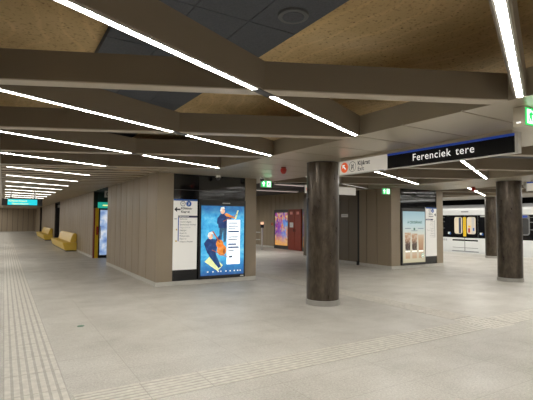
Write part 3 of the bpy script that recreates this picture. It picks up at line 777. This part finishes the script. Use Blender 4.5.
# first shop opening
t = thing('shop_sign', 'teal lit shop sign across the top of the first corridor recess', 'sign', (3.6, 18.7, 2.1))
MB().box(3.30, 4.1, 18.72, 18.85, 2.06, 2.30, .01).build('board', 'teal', t)
Frame((3.45, 18.72, 2.06), (1, 0, 0)).bars([(.02, .5, .09, .13)], 'sign_lettering', 'lcd_text', t)
t = thing('entrance_post', 'yellow and red post at the left of the first corridor recess', 'post', (3.3, 18.75, 0))
MB().box(3.20, 3.33, 18.74, 18.86, 0, 2.06, .01).build('yellow_post', 'tyellow', t)
MB().box(3.14, 3.198, 18.74, 18.88, 0, 2.06, .01).build('red_panel', 'redcab', t)
MB().box(3.245, 3.32, 18.735, 18.7395, .95, 1.3).build('red_notice', 'red', t)
t = thing('shop_door', 'dark framed glass shop door with pale blue poster in first corridor recess', 'door', (3.7, 18.9, 0))
MB().box(3.335, 3.40, 18.80, 18.88, 0, 2.05).box(3.98, 4.15, 18.80, 18.88, 0, 2.05).box(3.40, 3.98, 18.80, 18.88, 1.98, 2.05).box(3.40, 3.98, 18.80, 18.88, 0, .12).build('frame', 'black', t)
MB().box(3.402, 3.978, 18.83, 18.85, .122, 1.978).build('poster', 'p_ad', t, origin=(3.7, 18.84, .12))
MB().tube([(3.42, 18.78, .8), (3.42, 18.78, 1.3)], .015).build('handle', 'chrome', t)
t = thing('projecting_sign', 'small white and red sign under the ceiling of the first corridor recess', 'sign', (3.5, 17, 2.5))
MB().box(3.20, 3.60, 16.9, 16.95, 2.42, 2.66, .004).build('board', 'lightgrey', t)
f = Frame((3.2, 16.9, 2.42), (1, 0, 0)); f.rect(.24, .38, .04, .2, 'red_mark', 'red', t); f.ring(.12, .12, .08, .02, 'grey_mark', 'ink_soft', t)
MB().tube([(3.4, 16.925, 2.66), (3.4, 16.925, 2.719)], .01).build('hanger', 'darkgrey', t)
for y1, nm, lb in ((34.6, 'second', 'dark shop doorway with pale strip in second corridor recess, between the benches'), (49.7, 'third', 'dark shop doorway with orange and white panel in the farthest corridor recess')):
    t = thing('shop_door', lb, 'door', (3.7, y1, 0))
    MB().box(3.16, 3.45, y1-.10, y1, 0, 2.4).box(3.75, 4.2, y1-.1, y1, 0, 2.4).box(3.45, 3.75, y1-.1, y1, 2.1, 2.4).build('frame', 'black', t)
    MB().box(3.452, 3.748, y1-.07, y1-.04, 0, 2.098).build('poster', 'p_ad' if nm == 'second' else 'lightgrey', t, origin=(3.6, y1-.05, 0))
    MB().box(3.3, 3.7, y1-.16, y1-.102, 2.42, 2.62).build('header', 'lightgrey', t)
    if nm == 'third': MB().box(3.452, 3.748, y1-.08, y1-.072, .1, .9).build('orange_panel', 'orange', t)

# ------------------------------------------------------------------ far wall: posters and red cabinet
def fruit(y0, y1, label):
    t = thing('poster_case', label, 'poster', (13.55, (y0+y1)/2, 0), 'colourful posters on the far wall')
    MB().box(13.50, 13.585, y0, y1, 0, 2.22).build('frame', 'darkgrey', t)
    MB().box(13.49, 13.4995, y0+.12, y1-.12, .2, 2.05).build('poster', 'p_fruit', t, origin=(13.495, (y0+y1)/2, .12))
fruit(19.76, 21.28, 'lit poster of colourful flowers, left of the red cabinet on the far wall')
fruit(17.05, 18.52, 'lit purple and orange poster right of the red cabinet, half hidden behind nearest column')
t = thing('fire_cabinet', 'tall red double-door cabinet between two colourful posters on far wall', 'cabinet', (13.5, 19.14, .05))
MB().box(13.46, 13.585, 18.54, 19.74, 0, 2.22).build('body', 'redcab', t)
for a, b in ((18.55, 19.13), (19.15, 19.73)):
    d = MB().box(13.445, 13.4595, a, b, .12, 2.2).build('door', 'redcab', t)
    yh = b-.06 if a < 19 else a+.06
    MB().box(13.43, 13.4445, yh-.02, yh+.02, 1.0, 1.14).build('handle', 'black', d)
    Frame((13.445, b, .12), (0, -1, 0)).rect(.18, .42, 1.82, 1.97, 'pink_label', plain('pink_label', srgb(214, 130, 116)), d)
f = Frame((13.445, 19.7, .12), (0, -1, 0)); f.rect(.12, .45, 1.12, 1.38, 'white_notice', 'lightgrey', t, .002)
t = thing('wall_lamp', 'small orange call point on the far wall left of the posters', 'call point', (13.56, 21.6, 1.4))
MB().box(13.53, 13.585, 21.5, 21.66, 1.30, 1.48, .01).build('case', plain('salmon', srgb(200, 120, 96)), t)
MB().cyl((13.52, 21.58), .03, 1.36, 1.42, 16).build('button', 'red', t)
# ticket gate with post
gx, gy = 12.1, 20.3
t = thing('ticket_gate', 'steel ticket gate post with rails beside the far wall, seen past the near kiosk', 'gate', (gx, gy, 0))
MB().box(gx-.04, gx+.04, gy-.04, gy+.04, 0, 1.2, .01).build('post', 'steel', t)
MB().cyl((gx, gy), .10, 1.2, 1.38, 20).build('reader', 'black', t, True)
MB().cyl((gx, gy), .09, 1.381, 1.52, 20).build('lamp', glow('warm_lamp', srgb(230, 176, 140), .8), t, True)
MB().tube([(gx-.05, gy+.1, .95), (gx-.95, gy+1.0, .95), (gx-.95, gy+1.0, .05)], .03).tube([(gx-.05, gy+.1, .55), (gx-.95, gy+1.0, .55)], .025).build('rail', 'steel', t, True)
MB().box(gx-.62, gx-.44, gy+.50, gy+.56, .62, .86, .01).build('red_sign', 'red', t)
# label on dark doors of kiosk two
t = thing('door_sign', 'small white sign on the dark panels right of the nearest column', 'sign', (11.15, 12.55, 1.8))
MB().box(11.146, 11.1595, 12.35, 12.72, 1.75, 1.87).build('plate', 'white', t)
Frame((11.146, 12.72, 1.75), (0, -1, 0)).bars([(.05, .32, .05, .07)], 'sign_lines', 'ink_pale', t, .001)

# ------------------------------------------------------------------ metro train
TX = 20.8
t = thing('metro_train', 'white metro train with black window band standing at the platform', 'train', (TX, 14, 0))
MB().extr([(TX+.02, -12, -.9), (TX, -12, .02), (TX, -12, .77), (TX+2.6, -12, .77), (TX+2.6, -12, -.9)], (0, 46, 0)).build('lower_body', 'train_white', t)
MB().extr([(TX+.006, -12, .772), (TX+.006, -12, 1.97), (TX+2.6, -12, 1.97), (TX+2.6, -12, .772)], (0, 46, 0)).build('window_band', 'train_black', t)
MB().extr([(TX, -12, 1.972), (TX+.02, -12, 2.22), (TX+.10, -12, 2.34), (TX+2.5, -12, 2.34), (TX+2.6, -12, 1.972)], (0, 46, 0)).build('upper_body', 'train_white', t)
MB().extr([(TX+.10, -12, 2.342), (TX+.45, -12, 2.52), (TX+2.1, -12, 2.52), (TX+2.5, -12, 2.342)], (0, 46, 0)).build('roof', 'roofgrey', t)
f = Frame((TX, 14.72, 0), (0, -1, 0))
def rr(a0, a1, b0, b1, r):
    pts = []
    for cx, cy, s in ((a1-r, b1-r, 0), (a0+r, b1-r, 1), (a0+r, b0+r, 2), (a1-r, b0+r, 3)):
        for i in range(6): an = s*PI/2+i*PI/10; pts.append((cx+r*math.cos(an), cy+r*math.sin(an)))
    return pts
def door_pair(dy, full=True):
    f = Frame((TX, 14.72+dy, 0), (0, -1, 0))
    for a0, a1, w0, w1 in ((.0, .735, .14, .60), (.745, 1.48, .88, 1.36)):
        d = f.rect(a0, a1, .05, 1.95, 'door', 'train_white', t, .001, .006)
        f.rect(a0, a1, .772, 1.96, 'dark_panel', 'train_black', d, .008, .004)
        f.poly(rr(w0, w1, .98, 1.86, .1), 'window', 'pane', d, .013, .003)
        f.rect(w0+.26, w1-.06, 1.0, 1.84, 'interior_patch', plain('dark_seatback', srgb(56, 62, 84)) if a0 == 0 else plain('pale_inside', srgb(200, 196, 190)), d, .017, .001)  # flat patch for the train interior seen through the pane
        f.bars([(a0+.01, a1-.005, .60, .68)], 'black_stripe', 'train_black', d, .008)
        f.bars([(a0+.01, a1-.005, .235, .26), (a0-.03 if a0 == 0 else a0, a1+.03 if a0 else a1, .045, .085)], 'grey_stripe', 'grey', d, .008)
        if a0: 
            f.bars([(w0+.06, w0+.17, 1.05, 1.28)], 'red_seat', 'red', d, .0185); f.bars([(w0+.06, w0+.2, 1.32, 1.42)], 'yellow_seat', 'tyellow', d, .0185)
            f.bars([(w0+.33, w0+.42, 1.15, 1.3)], 'blue_seat', 'lblue', d, .0185)
    f.rect(.655, .735, .84, 1.86, 'yellow_edge', 'tyellow', t, .014, .004); f.rect(.745, .825, .84, 1.86, 'yellow_edge', 'tyellow', t, .014, .004)
    f.rect(.725, .755, .06, .83, 'door_seam', 'darkgrey', t, .014, .002)
    f.bars([(-.27, -.12, .95, 1.06), (1.58, 1.73, .95, 1.06)], 'white_sticker', 'white', t, .001); f.bars([(-.17, -.09, .93, 1.04), (1.68, 1.76, .93, 1.04)], 'blue_sticker', 'lblue', t, .003)
    f.bars([(1.62, 1.95, 1.87, 1.94)], 'car_number_plate', 'lightgrey', t, .001)
    f.bars([(.55, .95, 2.12, 2.17)], 'roof_vent', 'grey', t, -.01, .03)
for dy in (0, -4.9, 5.4, -9.8, 10.8): door_pair(dy)
for y0, y1 in ((10.1, 12.9), (15.1, 18.5), (5.3, 8.2)):
    f = Frame((TX, y1, 0), (0, -1, 0)); w = y1-y0
    f.bars([(.1, w-.1, 1.60, 1.63), (.1, w-.1, 1.25, 1.28), (.1, w-.1, 1.83, 1.85)], 'window_rail', 'grey', t, -.003)
f = Frame((TX, 15.9, 0), (0, -1, 0)); f.bars([(.55, .63, .58, .69), (.66, .74, .58, .69), (.77, .85, .58, .69)], 'body_mark', 'ink_pale', t, .001)
# round cornered window of the next door, bluish at top
f = Frame((TX, 11.5, 0), (0, -1, 0))
wn = f.poly(rr(0, .82, 1.0, 1.98, .14), 'window', 'grey', t, .001, .004)
f.poly(rr(.05, .77, 1.05, 1.80, .1), 'pane', 'darkgrey', wn, .006, .002); f.rect(.1, .72, 1.83, 1.93, 'blue_strip', 'blue', wn, .006, .002)
# platform edge soffit and tunnel wall behind train
struct(MB().box(24.5, 24.7, -30, 62, -1.2, 4.2).build('wall_tunnel', 'black_matte'))
struct(MB().box(20.6, 24.5, -30, 62, 4.0, 4.2).build('ceiling', 'black_matte'))
struct(MB().box(20.0, 20.1, -1.2, 40, 3.0, 4.0).build('wall_tunnel_header', 'black_matte'))
struct(MB().box(20.3, 20.55, -8, 40, .0005, .003).build('trim_3', plain('platform_edge', srgb(214, 212, 204), .5)))

# ------------------------------------------------------------------ fill lamps behind the camera, over the platform and along the corridor
def area(loc, sx, sy, e, rot=(0, 0, 0), col=(1, .97, .91)):
    l = bpy.data.lights.new('fill_lamp', 'AREA'); l.shape = 'RECTANGLE'; l.size = sx; l.size_y = sy; l.energy = e; l.color = col
    o = bpy.data.objects.new('fill_lamp', l); COL.objects.link(o); o.location = loc; o.rotation_euler = rot
    return o
for x in (1.5, 8.5, 15): area((x, -3.5, Z-.03), 5, 3, 230)
for y in (4, 9, 14, 19): area((18.8, y, Z-.02), .3, 4, 60, col=(1, .98, .94))  # extra lamps added to brighten the platform
area((20.45, 12, 3.2), .2, 24, 90, (0, math.radians(0), 0))  # added lamp above the platform edge, also brightening the platform
for y in (12, 18, 24, 30, 36, 42, 48, 54): area((-1.5, y, Z-.01), .4, 3, 85)  # added out of view in the left soffit to fill the corridor
for y in (18, 23): area((9, y, Z-.05), 5, .3, 120)
w = bpy.data.worlds.new('dim_air'); w.use_nodes = True
w.node_tree.nodes['Background'].inputs[0].default_value = (.9, .85, .78, 1); w.node_tree.nodes['Background'].inputs[1].default_value = .06
sc.world = w

# ------------------------------------------------------------------ camera
F_, yaw, pitch, roll = 430.0, math.radians(31.352), math.radians(2.726), math.radians(.467)
cy, sy, cp, sp = math.cos(yaw), math.sin(yaw), math.cos(pitch), math.sin(pitch)
fwd = Vector((sy*cp, cy*cp, sp)); r0 = Vector((cy, -sy, 0)); u0 = r0.cross(fwd)
rt = r0*math.cos(roll)+u0*math.sin(roll); up = u0*math.cos(roll)-r0*math.sin(roll)
cd = bpy.data.cameras.new('camera'); cam = bpy.data.objects.new('camera', cd); COL.objects.link(cam)
cd.sensor_width = 36; cd.lens = F_/533*36; cd.clip_start = .05; cd.clip_end = 300
mt = Matrix((rt, up, -fwd)).transposed().to_4x4(); mt.translation = (0, 0, 1.6); cam.matrix_world = mt
sc.camera = cam
sc.view_settings.view_transform = 'Standard'; sc.view_settings.look = 'None'; sc.view_settings.exposure = 0.31; sc.view_settings.gamma = 1.08
